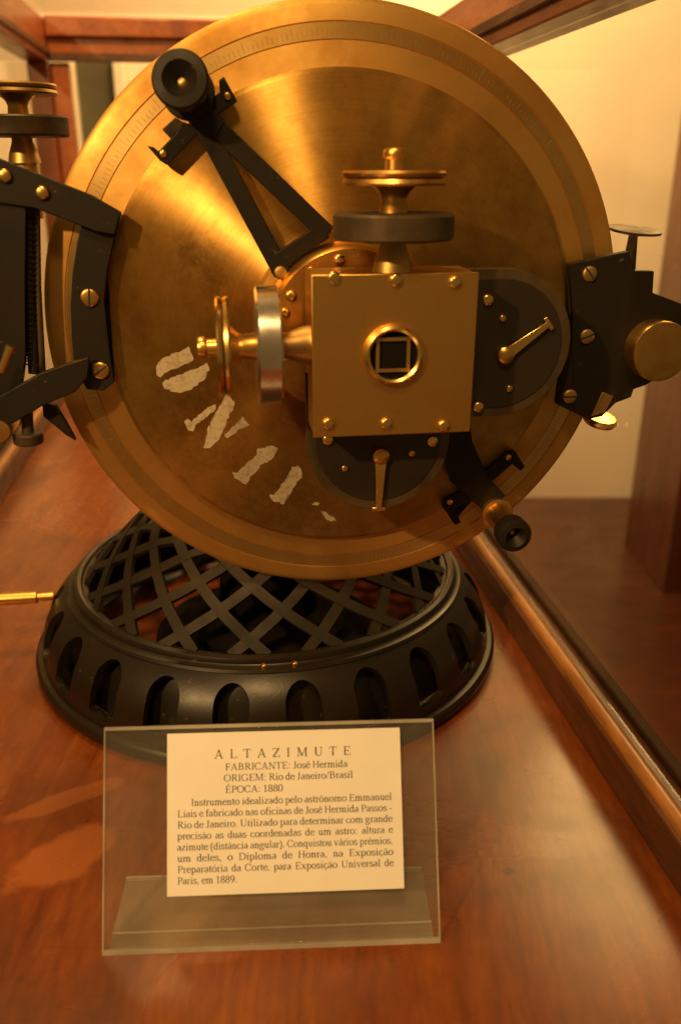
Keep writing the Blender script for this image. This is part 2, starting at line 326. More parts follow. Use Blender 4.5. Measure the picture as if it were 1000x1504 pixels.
# ------------------------------------------------------------------ display case
def cp(a, b, z): return cA * a + cB * b + Vector((0, 0, z))
def cbox(name, a0, a1, b0, b1, z0, z1, mat, parent=None, bevel=0.0):
    return finish(name, box_bm(bmesh.new(), cp((a0 + a1) / 2, (b0 + b1) / 2, (z0 + z1) / 2), cA * (a1 - a0) / 2, cB * (b1 - b0) / 2, Vector((0, 0, (z1 - z0) / 2)), ), mat, parent, bevel=bevel)
A0, A1 = 0.12, 2.10
BR, BLF = 0.284, -0.322
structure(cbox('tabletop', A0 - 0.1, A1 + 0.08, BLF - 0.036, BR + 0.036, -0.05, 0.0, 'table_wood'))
case = empty('display_case', cp(1.1, 0, 0)); case['label'] = 'long glazed wooden display case with reddish frame around the brass instrument'; case['category'] = 'display case'
def cpart(name, *a, parent=None, **k):
    o = cbox(name, *a, **k); o.location = -cp(1.1, 0, 0) if parent is None else (0, 0, 0); o.parent = parent or case; return o
def beadpart(name, b, z, r, a0, a1, parent):
    o = finish(name, tube(bmesh.new(), [cp(a0 + (a1 - a0) * i / 12, b, z) for i in range(13)], r, 14), 'bead_wood', parent); return o
for side, b in ((1, BR), (-1, BLF)):
    rail = cpart('bottom_rail', A0, A1, *sorted((b, b + side * 0.034)), 0.0005, 0.036, mat='rail_wood', bevel=0.002)
    beadpart('bead', b + side * 0.008, 0.0378, 0.0062, A0, A1, rail)
    cpart('glazing_strip', A0, A1, *sorted((b + side * 0.026, b + side * 0.036)), 0.0365, 0.044, mat='glazing_dark', parent=rail, bevel=0.002)
rail = cpart('bottom_rail', A1 + 0.001, A1 + 0.035, BLF - 0.03, BR + 0.03, 0.0005, 0.036, mat='rail_wood', bevel=0.002)
ZR, ZL, ZT = 0.563, 0.655, 0.735
for side, b, z in ((1, BR, ZR), (-1, BLF, ZL)):
    rail = cpart('side_rail' if side > 0 else 'top_rail', 0.35, A1, *sorted((b - side * 0.002, b + side * 0.045)), z, z + (0.058 if side > 0 else 0.08), mat='case_wood', bevel=0.002)
    cpart('lip', 0.35, A1, *sorted((b - side * 0.008, b - side * 0.0025)), z + 0.012, z + 0.022, mat='rail_wood', parent=rail, bevel=0.001)
    cpart('corner_post', A1 - 0.035, A1 + 0.03, *sorted((b - side * 0.003, b + side * 0.04)), 0.037, (z if side < 0 else 0.735) - 0.0005, mat='case_wood', bevel=0.003)
    cpart('glass_pane', 0.35, A1 - 0.036, *sorted((b + side * 0.020, b + side * 0.024)), 0.037, z - 0.001, mat='case_glass')
cpart('top_rail', 0.35, A1 + 0.03, BR + 0.004, BR + 0.045, 0.74, 0.80, mat='case_wood', bevel=0.002)
rail = cpart('top_rail', A1 - 0.02, A1 + 0.03, BLF + 0.003, BR - 0.004, 0.664, 0.74, mat='case_wood', bevel=0.002)
cpart('moulding', A1 - 0.034, A1 - 0.021, BLF + 0.003, BR - 0.004, 0.700, 0.738, mat='case_wood', parent=rail, bevel=0.004)
cpart('moulding', A1 - 0.028, A1 - 0.021, BLF + 0.003, BR - 0.004, 0.655, 0.672, mat='rail_wood', parent=rail, bevel=0.002)
cpart('back_stile', A1 - 0.018, A1 + 0.02, BLF + 0.0035, BLF + 0.042, 0.037, 0.654, mat='case_wood', bevel=0.002)
cpart('glass_pane', A1, A1 + 0.004, BLF + 0.0425, BR - 0.004, 0.037, 0.654, mat='case_glass')
cpart('glass_pane', 0.35, A1 - 0.036, BLF - 0.03, BR + 0.0, ZT + 0.006, ZT + 0.010, mat='case_glass')

# ------------------------------------------------------------------ altazimuth
inst = empty('altazimuth', ROOT, PSI)
tag(inst, 'antique brass and black altazimuth with large vertical circle on a pierced round base', 'instrument')
# ---- base
base = empty('base', parent=inst)
turned('flange', [(0.196, 0.001), (0.224, 0.001), (0.2285, 0.004), (0.2295, 0.010), (0.2285, 0.0125), (0.2265, 0.0145), (0.2225, 0.0150), (0.21, 0.0145)], (0, 0, 0), (0, 0, 1), 'cast_iron', base, 128, True)
turned('base_floor', [(0.0, 0.006), (0.115, 0.006), (0.115, 0.0005)], (0, 0, 0), (0, 0, 1), 'shade_black', base, 64)  # dark disc, the shade behind the lattice is in its colour
turned('inner_drum', [(0.203, 0.0125), (0.199, 0.03), (0.1945, 0.045), (0.188, 0.058), (0.180, 0.069)], (0, 0, 0), (0, 0, 1), 'cast_iron', base, 96)
NS = 18; NSLOT = 23
def bandprof(s):          # s 0..1 up the pierced band
    z = 0.0125 + 0.0605 * s
    r = 0.2225 - 0.0065 * s - 0.0235 * max(0, s) ** 3.2
    return r, z
seg = 2 * math.pi / NSLOT; lseg = 2 * math.pi / NS
hw, s0, s1, capr, capb = 0.069, 0.15, 0.92, 0.22, 0.10      # slot half-angle, foot and head in s, head radius in s
offs = R(-11.1) - math.pi / 2; loffs = R(2.0) - math.pi / 2
vs3, fcs, nrm = [], [], []
def bandpt(a, s, k, inset):
    r_, z_ = bandprof(s); ang = offs + k * seg + a; e = 1e-3
    (ra_, za_), (rb2, zb2) = bandprof(s - e), bandprof(s + e); tr, tz = rb2 - ra_, zb2 - za_; l_ = math.hypot(tr, tz); nr, nz = tz / l_, -tr / l_
    r2_, z2_ = r_ - nr * inset, z_ - nz * inset
    return (r2_ * math.cos(ang), r2_ * math.sin(ang), z2_), (nr * math.cos(ang), nr * math.sin(ang), nz)
cols = [-seg / 2 + (seg / 2 - hw) * i / 6 for i in range(6)] + [-hw * math.cos(math.pi * i / 24) for i in range(25)] + [hw + (seg / 2 - hw) * (i + 1) / 6 for i in range(6)]
def head_s(a): return s1 - capr + capr * math.sqrt(max(0, 1 - (a / hw) ** 2)) if abs(a) < hw else s1 - capr
def col_s(a):
    T = head_s(a); B0 = s0 + capb - (capb * math.sqrt(max(0, 1 - (a / hw) ** 2)) if abs(a) < hw else 0)
    return [B0 * i / 2 for i in range(2)] + [B0 + (T - B0) * i / 10 for i in range(10)] + [T + (1 - T) * i / 12 for i in range(13)]
for k in range(NSLOT):
    grids = []
    for inset, sg in ((0.0, 1), (0.006, -1)):
        g = []
        for a in cols:
            row = []
            for sv in col_s(a):
                P_, n_ = bandpt(a, sv, k, inset); row.append(len(vs3)); vs3.append(P_); nrm.append(tuple(sg * c for c in n_))
            g.append(row)
        for i in range(len(cols) - 1):
            inside = abs((cols[i] + cols[i + 1]) / 2) < hw
            for j in range(len(g[0]) - 1):
                if inside and 2 <= j < 12: continue
                f = [g[i][j], g[i + 1][j], g[i + 1][j + 1], g[i][j + 1]]; fcs.append((f if sg > 0 else f[::-1], True))
        grids.append(g)
    A, B = grids
    i0, i1 = 6, 30
    rim = [(i, 2) for i in range(i0, i1 + 1)] + [(i1, j) for j in range(3, 13)] + [(i, 12) for i in range(i1 - 1, i0 - 1, -1)] + [(i0, j) for j in range(11, 2, -1)]
    for (i, j), (i2, j2) in zip(rim, rim[1:] + rim[:1]): fcs.append(([A[i][j], A[i2][j2], B[i2][j2], B[i][j]], False))
me = bpy.data.meshes.new('slotted_band'); me.from_pydata(vs3, [], [f for f, _ in fcs]); me.materials.append(MATS['cast_iron'])
for f in me.polygons: f.use_smooth = True
cn = []
for pl, (f, sk) in zip(me.polygons, fcs):
    fn = tuple(pl.normal)
    for vi in pl.vertices: cn.append(nrm[vi] if sk else fn)
me.normals_split_custom_set(cn)
band = link('slotted_band', me, base)
turned('shoulder_ring', [(0.1925, 0.0715), (0.1938, 0.0738), (0.1925, 0.0762), (0.189, 0.0770), (0.1875, 0.0785), (0.1875, 0.0800), (0.186, 0.083), (0.183, 0.0845), (0.180, 0.0835), (0.1785, 0.081), (0.174, 0.0805), (0.1725, 0.078), (0.176, 0.070)], (0, 0, 0), (0, 0, 1), 'cast_iron', base, 128, True)
# ---- lattice cone
def cone_z(r): return 0.0815 + (0.176 - r) * 1.02 - max(0, 0.12 - r) * 0.55
def strip_mesh(sgn, off):
    bm = bmesh.new(); k = 1.62; rows = []; nst = 16; hwid = 0.0046; th = 0.004
    r0, r1 = 0.1775, 0.060
    for i in range(nst + 1):
        r_ = r0 * (r1 / r0) ** (i / nst); ang = sgn * k * math.log(r0 / r_)
        def P(r, a): return Vector((r * math.cos(a), r * math.sin(a), cone_z(r)))
        c = P(r_, ang); e = 0.004
        d = (P(r_ * (1 - e), ang + sgn * k * e) - c).normalized()
        dr = (P(r_ * (1 - e), ang) - c).normalized(); da = Vector((-math.sin(ang), math.cos(ang), 0))
        nrm = dr.cross(da).normalized()
        if nrm.z < 0: nrm = -nrm
        sd = nrm.cross(d).normalized(); c = c + nrm * off
        rows.append([bm.verts.new(c + sd * hwid), bm.verts.new(c - sd * hwid), bm.verts.new(c - sd * hwid - nrm * th), bm.verts.new(c + sd * hwid - nrm * th)])
    for A, B in zip(rows, rows[1:]):
        for i in range(4): bm.faces.new((A[i], A[(i + 1) % 4], B[(i + 1) % 4], B[i]))
    bm.faces.new(rows[0]); bm.faces.new(rows[-1][::-1])
    bmesh.ops.recalc_face_normals(bm, faces=bm.faces)
    me = bpy.data.meshes.new('lattice_strip'); bm.to_mesh(me); bm.free()
    for f in me.polygons: f.use_smooth = True
    me.set_sharp_from_angle(angle=R(40)); me.materials.append(MATS['lattice_iron']); return me
lat = empty('lattice_cone', parent=inst)
for sgn, off in ((1, 0.0), (-1, 0.0006)):
    me = strip_mesh(sgn, off)
    for k in range(NS):
        o = link('lattice_strip', me, lat); o.rotation_euler = (0, 0, loffs + lseg * (k + 0.25 * sgn))
turned('neck_ring', [(0.050, 0.165), (0.064, 0.160), (0.068, 0.166), (0.066, 0.174), (0.05, 0.176)], (0, 0, 0), (0, 0, 1), 'cast_iron', lat, 64, True)
turned('pillar', [(0.0, 0.0065), (0.075, 0.0065), (0.078, 0.02), (0.05, 0.035), (0.045, 0.1), (0.049, 0.17), (0.042, 0.19), (0.036, 0.26), (0.05, 0.30), (0.05, 0.36), (0.0, 0.37)], (0, 0, 0), (0, 0, 1), 'shade_black', inst, 48)
turned('axle_housing', [(0.0, -0.21), (0.05, -0.21), (0.05, -0.12), (0.038, -0.10), (0.038, -0.026), (0, -0.026)], L(0, 0, 0), FRONT, 'black_metal', inst, 48)
for px, py in ((364, 978), (424, 980)):
    a = math.atan2(-1, (px - 395) * 0.0022); screw(base, (0.1895 * math.cos(a), 0.1895 * math.sin(a), 0.0775), PIN)
rodz = 0.058
rod = finish('levelling_rod', tube(bmesh.new(), [(-0.21, 0.0, rodz), (-0.225, 0.0, rodz), (-0.226, 0, rodz), (-0.262, 0, rodz), (-0.263, 0, rodz), (-0.33, 0, rodz)], [0.004, 0.004, 0.0062, 0.0062, 0.0048, 0.0042], 16), 'brass', base)
# ---- vertical circle
vc = turned('circle_ring', [(0.165, -0.022), (0.205, -0.022), (RD - 0.001, -0.020), (RD, -0.018), (RD, -0.0165), (RD - 0.0006, -0.0138), (RD - 0.0024, -0.0118), (RD - 0.0056, -0.0106), (0.1985, -0.0094), (0.198, -0.0102), (0.1872, -0.0102), (0.1867, -0.0092), (0.165, -0.0066)], L(0, 0, 0), FRONT, 'ring_brass', inst, 160, True)
turned('silver_scale', [(0.1975, -0.0115), (0.1975, -0.0097), (0.1877, -0.0095), (0.1877, -0.0115)], L(0, 0, 0), FRONT, 'silver_scale' if 'silver_scale' in MATS else 'silver', vc, 160, True)
bm = bmesh.new()
for i in range(360):
    a = R(i); d = Vector((math.cos(a), 0, math.sin(a))); nn = Vector((-d.z, 0, d.x)); l_ = 0.0036 if i % 10 == 0 else (0.0028 if i % 5 == 0 else 0.0019)
    c = L(0, 0, -0.00958) + d * (0.1892 + l_)
    box_bm(bm, c, d * l_, Vector((0, 0.00012, 0)), nn * 0.00016)
finish('graduation_marks', bm, 'brass_dull', vc)['kind'] = 'stuff'
face = turned('circle_face', [(0.0, -0.02), (0.164, -0.02), (0.1706, -0.0076), (0.1706, -0.0040), (0.1678, -0.0004), (0.1668, 0.0), (0.02, 0.0), (0, 0.0)], L(0, 0, 0), FRONT, 'turned_brass', inst, 160)
# painted stencil strokes on the face
def blob(pix, rough=0.9, n=9):
    pts = [uv(x, y, 0.0003) for x, y in pix]; out = []
    for i, p0 in enumerate(pts):
        q0 = pts[(i + 1) % len(pts)]; d = Vector((q0[0] - p0[0], q0[1] - p0[1])); k = max(1, int(d.length / 0.0016)); nn = Vector((-d.y, d.x)).normalized()
        for j in range(k):
            e = random.gauss(0, 0.00045) * rough
            out.append((p0[0] + d.x * j / k + nn.x * e, p0[1] + d.y * j / k + nn.y * e))
    return out
marks = [
 [(231, 552), (229, 538), (240, 526), (258, 518), (272, 512), (278, 509), (280, 517), (285, 527), (277, 533), (262, 540), (245, 546), (236, 554)],
 [(238, 562), (250, 555), (268, 549), (285, 543), (297, 537), (305, 532), (308, 540), (305, 550), (296, 562), (282, 571), (268, 576), (252, 575), (243, 571)],
 [(270, 618), (275, 615), (281, 619), (296, 607), (308, 597), (316, 594), (318, 600), (306, 611), (293, 620), (286, 627), (284, 633), (277, 632)],
 [(332, 580), (337, 583), (345, 593), (343, 602), (337, 607), (334, 620), (328, 632), (320, 647), (312, 655), (307, 660), (299, 658), (303, 648), (304, 632), (314, 612), (322, 598), (329, 588)],
 [(355, 612), (359, 617), (367, 624), (360, 627), (352, 631), (342, 640), (332, 643), (331, 638), (340, 629), (350, 621)],
 [(341, 694), (349, 694), (362, 682), (377, 669), (379, 658), (389, 657), (400, 654), (408, 658), (402, 670), (393, 679), (383, 684), (377, 693), (368, 700), (362, 711), (354, 708), (345, 702)],
 [(396, 727), (403, 727), (413, 712), (424, 699), (428, 686), (437, 684), (444, 689), (443, 701), (436, 707), (431, 718), (424, 727), (419, 732), (418, 740), (410, 738), (399, 734)],
 [(458, 741), (463, 737), (469, 739), (466, 743)],
 [(471, 750), (478, 752), (486, 758), (494, 765), (487, 766), (478, 761)],
]
for mk in marks: plate('painted_mark', blob(mk), 0.0001, 0.0004, 'white_paint', face, bevel=0)
# ---- hub behind the micrometer box
hub = turned('hub', [(0.066, 0.0002), (0.066, 0.004), (0.064, 0.006), (0.0565, 0.0065), (0.0555, 0.010), (0.0555, 0.0365), (0.054, 0.039), (0.0, 0.039)], L(0.0, 0.004, 0), FRONT, 'brass', inst, 72)
for a in (100, 125, 150, 165, 185, 200): screw(hub, L(0.0475 * math.cos(R(a)), 0.004 + 0.0475 * math.sin(R(a)), 0.039), DOME)
turned('hub_collar', [(0.030, 0.0395), (0.030, 0.052), (0, 0.052)], L(0.004, 0.002, 0), FRONT, 'black_metal', inst, 48)
# ---- micrometer box
bu, bv = 0.0185, -0.003
hx, hy = 0.0515, 0.0505
wb0, wb1 = 0.053, 0.098
mbox = empty('micrometer_box', parent=inst)
o = finish('box_body', box_bm(bmesh.new(), L(bu, bv, (wb0 + wb1) / 2 - 0.0012), Vector((hx, 0, 0)), Vector((0, (wb1 - wb0) / 2 - 0.0012, 0)), Vector((0, 0, hy))), 'brass', mbox, bevel=0.0006)
o = finish('front_plate', box_bm(bmesh.new(), L(bu, bv, wb1 - 0.0008), Vector((hx + 0.0006, 0, 0)), Vector((0, 0.0015, 0)), Vector((0, 0, hy + 0.0006))), 'box_face' if 'box_face' in MATS else 'brass', mbox, bevel=0.0006)
for px, py in ((490, 408), (581, 411), (668, 414), (482, 622), (567, 622), (651, 625)): screw(mbox, Lp(px, py, wb1 + 0.0007), DOME)
ec = Lp(576, 520, wb1)
ap = turned('aperture_ring', [(0.0148, 0.0009), (0.0185, 0.0009), (0.0192, 0.0025), (0.0185, 0.0052), (0.0168, 0.0066), (0.0152, 0.0056), (0.0148, 0.003)], ec, FRONT, 'brass_bright', mbox, 56, True)
turned('aperture_well', [(0.0149, 0.0012), (0.0, 0.0012)], ec, FRONT, 'shade_black', ap, 48)  # flat disc, the shade of the hole is painted as its colour
bm = bmesh.new(); q, t_ = 0.0098, 0.0011
for sx, sz, ex, ez in ((0, 1, q + t_, t_), (0, -1, q + t_, t_), (1, 0, t_, q - t_), (-1, 0, t_, q - t_)):
    box_bm(bm, Vector(ec) + Vector((sx * q, -0.0022, sz * q)), Vector((ex, 0, 0)), Vector((0, 0.0005, 0)), Vector((0, 0, ez)))
finish('square_frame', bm, 'brass_dull', ap)
# ---- micrometer heads (handwheel, twin disc, graduated drum)
def head(origin, axis, sc=1.0, drum='silver', parent=inst, length=1.0, wheel='brass', knob=True):
    h = empty('micrometer_head', origin, 0, parent); o = (0, 0, 0); S = lambda pr: [(r * sc, z * sc * length) for r, z in pr]
    turned('cone', S([(0.0, -0.002), (0.0135, -0.002), (0.0125, 0.004), (0.0085, 0.016), (0.0085, 0.020)]), o, axis, 'brass_dull', h, 32)
    d = turned('graduated_drum', S([(0.0, 0.0195), (0.038, 0.0195), (0.0395, 0.021), (0.0395, 0.0345), (0.038, 0.036), (0.0, 0.036)]), o, axis, drum, h, 72)
    turned('shaft', S([(0.0092, 0.0361), (0.0082, 0.044), (0.0098, 0.048), (0.0145, 0.0525), (0.0, 0.0526)]), o, axis, 'brass', h, 32)
    turned('wheel_disc', S([(0.0, 0.0527), (0.0325, 0.0527), (0.0335, 0.0542), (0.0325, 0.0566), (0.0305, 0.0570), (0.0, 0.0570)]), o, axis, wheel, h, 72)
    turned('wheel_disc', S([(0.0, 0.0572), (0.0305, 0.0572), (0.0325, 0.0578), (0.0335, 0.0600), (0.0325, 0.0615), (0.0, 0.0617)]), o, axis, wheel, h, 72)
    if knob: turned('end_knob', S([(0.0, 0.0619), (0.006, 0.0619), (0.0056, 0.068), (0.0072, 0.0695), (0.0076, 0.072), (0.0066, 0.0742), (0.002, 0.0752), (0, 0.0754)]), o, axis, 'brass', h, 28)
    return h
wm = 0.078
u_, v_ = uv(576, 398, wm); head(L(u_, bv + hy + 0.0006, wm), (0, 0, 1), 0.95, 'dark_bronze')
u_, v_ = uv(450, 507, wm); hl = head(L(bu - hx - 0.0006, v_, wm), (-1, 0, 0), 0.95, 'silver', wheel='brass_bright')
# ---- the two D shaped dials
def dial(px, py, ang, pix_tip, pix_hub, screws, wd=0.060, r=0.0505, ext=0.05):
    u, v = uv(px, py, wd); d = empty('dial', parent=inst)
    def dshape(rr, e):
        out = []
        for i in range(33):
            t = -math.pi / 2 + math.pi * i / 32; out.append((rr * math.cos(t), rr * math.sin(t)))
        out = [(-e, -rr)] + out + [(-e, rr)]
        c, s = math.cos(ang), math.sin(ang)
        return [(u + x * c - y * s, v + x * s + y * c) for x, y in out]
    plate('dial_rim', dshape(r, ext), wd - 0.006, wd, 'dial_rim', d, 0.0012)
    plate('dial_plate', dshape(r * 0.87, ext), wd + 0.0002, wd + 0.0008, 'dial_black', d, 0.0002)
    th_, tt = uv(*pix_hub, wd), uv(*pix_tip, wd)
    p_ = plate('pointer', bar_pts(th_, tt, 0.0042, 0.0020), wd + 0.0030, wd + 0.0044, 'brass_bright', d, 0.0005)
    dd = Vector((tt[0] - th_[0], tt[1] - th_[1])).normalized(); nn = Vector((-dd.y, dd.x))
    plate('pointer_tip', bar_pts((tt[0] - nn.x * 0.005, tt[1] - nn.y * 0.005), (tt[0] + nn.x * 0.005, tt[1] + nn.y * 0.005), 0.0014), wd + 0.0028, wd + 0.0042, 'brass_bright', p_, 0.0004)
    turned('pointer_boss', [(0.0058, 0.0008), (0.0058, 0.005), (0.0035, 0.0068), (0.0, 0.007)], L(th_[0], th_[1], wd), FRONT, 'brass', p_, 28)
    for x, y, k in screws:
        a_, b_ = uv(x, y, wd); screw(d, L(a_, b_, wd + 0.0008), k)
    return d
dial(733, 506, 0, (803, 474), (740, 520), [(715, 440, DOME), (701, 597, DOME), (737, 467, PIN), (747, 570, PIN)])
dial(556, 648, -math.pi / 2, (555, 745), (558, 668), [(481, 645, DOME), (634, 647, DOME), (506, 687, PIN), (604, 665, PIN)], wd=0.062)
# ---- reading arms and magnifiers
arm = empty('reading_arm', parent=inst)
wA = 0.014
plate('arm_bar', bar_pts(uv(302, 172, wA), uv(482, 345, wA), 0.0062), wA - 0.004, wA, 'black_metal', arm)
plate('arm_bar', bar_pts(uv(296, 178, wA), uv(415, 402, wA), 0.0062), wA - 0.0045, wA - 0.0005, 'black_metal', arm)
plate('arm_web', bar_pts(uv(408, 385, wA), uv(478, 338, wA), 0.0058), wA - 0.0042, wA - 0.0002, 'black_metal', arm)
pplate('arm_head', [(268, 140), (290, 128), (330, 178), (318, 200), (298, 200), (276, 178)], wA - 0.003, wA + 0.001, 'black_metal', arm)
screw(arm, Lp(412, 400, wA), screw_mesh(0.0046, 0.0028, 'brass_dull', 0)[0])
clip = pplate('limb_clip', [(216, 214), (226, 216), (233, 222), (258, 196), (268, 178), (296, 190), (246, 243), (235, 236)], 0.006, 0.011, 'black_metal', arm)
screw(clip, Lp(240, 226, 0.011), PIN)
clip = pplate('limb_clip', [(302, 150), (322, 136), (330, 128), (321, 118), (329, 112), (349, 149), (318, 170), (308, 168)], 0.006, 0.011, 'black_metal', arm)
screw(clip, Lp(334, 141, 0.011), PIN)
pplate('clip_window', [(238, 190), (258, 172), (270, 180), (252, 205)], 0.004, 0.0055, 'dark_bronze', clip)
def magnifier(base_px, cup_px, wbase, wcup, rc, body, parent):
    a = Vector(Lp(*base_px, wbase)); b = Vector(Lp(*cup_px, wcup)); ax = (b - a).normalized(); Ln = (b - a).length
    mg = empty('magnifier', parent=parent)
    turned('tube', [(0.0, -0.002), (rc * 0.96, -0.002), (rc * 0.98, 0.001), (rc * 0.96, 0.004), (rc * 0.78, 0.005), (rc * 0.76, Ln * 0.62), (0, Ln * 0.62)], a, ax, body, mg, 48)
    turned('eyepiece_cup', [(0.0, Ln * 0.6), (rc * 0.80, Ln * 0.6), (rc * 0.98, Ln * 0.72), (rc, Ln * 0.95), (rc * 0.93, Ln), (rc * 0.62, Ln + 0.001), (rc * 0.42, Ln - 0.003), (rc * 0.22, Ln - 0.006), (rc * 0.21, Ln - 0.009), (0, Ln - 0.009)], a, ax, 'black_metal', mg, 56)
    turned('lens', [(rc * 0.21, Ln - 0.0085), (rc * 0.14, Ln - 0.0072), (0, Ln - 0.0066)], a, ax, 'lens_glass' if 'lens_glass' in MATS else 'brass_dull', mg, 28)
    return mg
magnifier((277, 136), (264, 115), 0.013, 0.042, 0.0174, 'black_metal', arm)
arm2 = empty('reading_arm', parent=inst)
pplate('arm_bar', [(640, 600), (690, 620), (693, 648), (716, 700), (742, 728), (712, 752), (696, 738), (662, 708), (650, 650)], wA - 0.004, wA, 'black_metal', arm2)
clip = pplate('limb_clip', [(710, 694), (745, 664), (756, 662), (771, 686), (765, 692), (752, 682), (722, 708)], 0.006, 0.011, 'black_metal', arm2)
screw(clip, Lp(746, 671, 0.011), PIN)
clip = pplate('limb_clip', [(690, 715), (652, 734), (650, 744), (668, 772), (677, 768), (668, 748), (702, 732)], 0.006, 0.011, 'black_metal', arm2)
screw(clip, Lp(660, 737, 0.011), PIN)
magnifier((728, 752), (757, 789), 0.013, 0.058, 0.0132, 'brass', arm2)
# ---- clamp bracket hanging on the rim beside the long bar
lb = empty('limb_bracket', parent=inst)
wL = 0.010
pplate('sector_plate', [(178, 312), (166, 352), (157, 400), (153, 440), (154, 490), (160, 530), (168, 562), (152, 574), (128, 572), (112, 545), (106, 500), (104, 450), (107, 400), (114, 355), (126, 305), (142, 296)], 0.002, wL, 'black_metal', lb)
for i, (x, y) in enumerate(((153, 326), (132, 437), (148, 544))): screw(lb, Lp(x, y, wL), BIG[i])
pplate('long_bar', [(-60, 205), (0, 233), (133, 286), (177, 311), (168, 345), (140, 340), (52, 306), (-60, 290)], wL + 0.0005, wL + 0.006, 'black_metal', lb)
for x, y in ((8, 258), (63, 283)): screw(lb, Lp(x, y, wL + 0.006), screw_mesh(0.0042, 0.003, 'brass', 0)[0])
pplate('side_plate', [(-60, 291), (38, 304), (34, 420), (38, 520), (30, 590), (-60, 590)], wL - 0.004, wL + 0.0035, 'black_metal', lb)
pplate('lower_arm', [(-60, 598), (0, 582), (60, 548), (100, 534), (131, 525), (128, 556), (112, 575), (60, 598), (20, 622), (-60, 640)], wL + 0.004, wL + 0.010, 'black_metal', lb)
pplate('tail', [(62, 590), (82, 596), (98, 622), (112, 648), (98, 640), (64, 612)], wL - 0.008, wL - 0.002, 'black_metal', lb)
for x0, x1, rr_, mt in ((44, 49, 0.0042, 'black_metal'), (56, 61, 0.0024, 'dark_bronze')):
    finish('guide_rod', tube(bmesh.new(), [Lp(x0 - 2, 300, 0.004), Lp(x0, 420, 0.004), Lp(x1 + 2, 548, 0.004)], rr_, 14), mt, lb)
finish('rod_spring', tube(bmesh.new(), [Vector(Lp(46, 310 + i * 1.2, 0.004)) + Vector((0.0046 * math.cos(i * 0.9), 0.0046 * math.sin(i * 0.9), 0)) for i in range(190)], 0.0006, 5), 'black_metal', lb)
finish('brass_pin', tube(bmesh.new(), [Lp(2, 546, 0.03), Lp(10, 525, 0.03), Lp(17, 508, 0.03)], [0.0026, 0.003, 0.0036], 14), 'brass_bright', lb)
turned('knurled_wheel', [(0.0, -0.004), (0.0095, -0.004), (0.0105, -0.003), (0.0105, 0.003), (0.0095, 0.004), (0, 0.004)], Lp(42, 643, 0.008), (0, 0, 1), 'dark_bronze', lb, 40)
finish('wheel_stem', tube(bmesh.new(), [Lp(40, 605, 0.008), Lp(42, 643, 0.008)], 0.0042, 14), 'dark_bronze', lb)
turned('end_button', [(0.0, -0.03), (0.0085, -0.03), (0.0085, -0.001), (0.0078, 0.0), (0, 0.0008)], Lp(-2, 633, 0.02), FRONT, 'brass', lb, 32)
# tall micrometer head standing behind that bracket
p0 = Lp(37, 236, -0.16); head(p0, (0, 0, 1), 0.96, 'dark_bronze', length=0.96, wheel='brass_dull', knob=False)
finish('head_column', tube(bmesh.new(), [Vector(p0) - Vector((0, 0, 0.045)), Vector(p0)], 0.0098, 20), 'brass_dull', inst)
# ---- clamp bracket on the other side
rb_ = empty('limb_bracket', parent=inst)
pplate('clamp_plate', [(836, 388), (880, 378), (924, 369), (932, 398), (960, 398), (958, 430), (1000, 446), (1000, 500), (980, 545), (948, 566), (930, 572), (926, 584), (904, 592), (884, 612), (866, 616), (842, 606), (818, 594), (832, 562), (841, 520), (843, 470), (841, 430)], 0.002, wL, 'black_metal', rb_)
for i, (x, y) in enumerate(((865, 402), (861, 494), (836, 582))): screw(rb_, Lp(x, y, wL), BIG2[i])
pplate('clamp_arm', [(950, 440), (1040, 462), (1040, 500), (950, 480)], wL - 0.009, wL - 0.001, 'black_metal', rb_)
pplate('worn_tab', [(884, 576), (901, 582), (888, 606), (868, 612)], wL + 0.0003, wL + 0.0012, 'brass_dull', rb_)
turned('round_boss', [(0.0, -0.03), (0.0225, -0.03), (0.0225, 0.0095), (0.0218, 0.0105), (0.019, 0.011), (0, 0.011)], Lp(962, 513, 0.016), FRONT, 'brass', rb_, 56)
turned('oval_foot', [(0.0, -0.004), (0.0125, -0.003), (0.0145, 0.0), (0.0125, 0.003), (0, 0.004)], Lp(880, 616, -0.01), (0.15, -0.25, 1), 'brass_bright', rb_, 36)
p1 = Lp(922, 398, -0.10)
turned('thumb_wheel', [(0.0, -0.0015), (0.006, -0.004), (0.022, -0.0012), (0.0225, 0.001), (0, 0.0015)], Lp(932, 338, -0.10), (0.05, -0.12, 1), 'dark_bronze', rb_, 40)
finish('thumb_stem', tube(bmesh.new(), [p1, Lp(930, 341, -0.10)], [0.006, 0.0036], 14), 'dark_bronze', rb_)
# ------------------------------------------------------------------ caption stand and card
SPSI = R(2.6); TILT = R(28)
stand = empty('caption_stand', (-0.0419, 0.3974, 0.0), SPSI)
tag(stand, 'clear acrylic slanted sign holder on the tabletop before the round black base', 'sign holder')
ty = Vector((0, math.sin(TILT), math.cos(TILT))); tn = Vector((0, -math.cos(TILT), math.sin(TILT)))   # up the slope, out of the slope
def SP(x, s, n=0.0): return Vector((x, 0, 0)) + ty * s + tn * n
SWD, SHT, TH = 0.1045, 0.1365, 0.0028
finish('front_panel', box_bm(bmesh.new(), SP(0, SHT / 2 + 0.001, -TH / 2), Vector((SWD - 0.0008, 0, 0)), ty * (SHT / 2 - 0.0018), tn * TH / 2), 'acrylic', stand, bevel=0.0003)
finish('foot', box_bm(bmesh.new(), (0, 0.031, 0.0019), Vector((SWD - 0.004, 0, 0)), Vector((0, 0.0285, 0)), Vector((0, 0, 0.0014))), 'acrylic_foot', stand, bevel=0.0003)
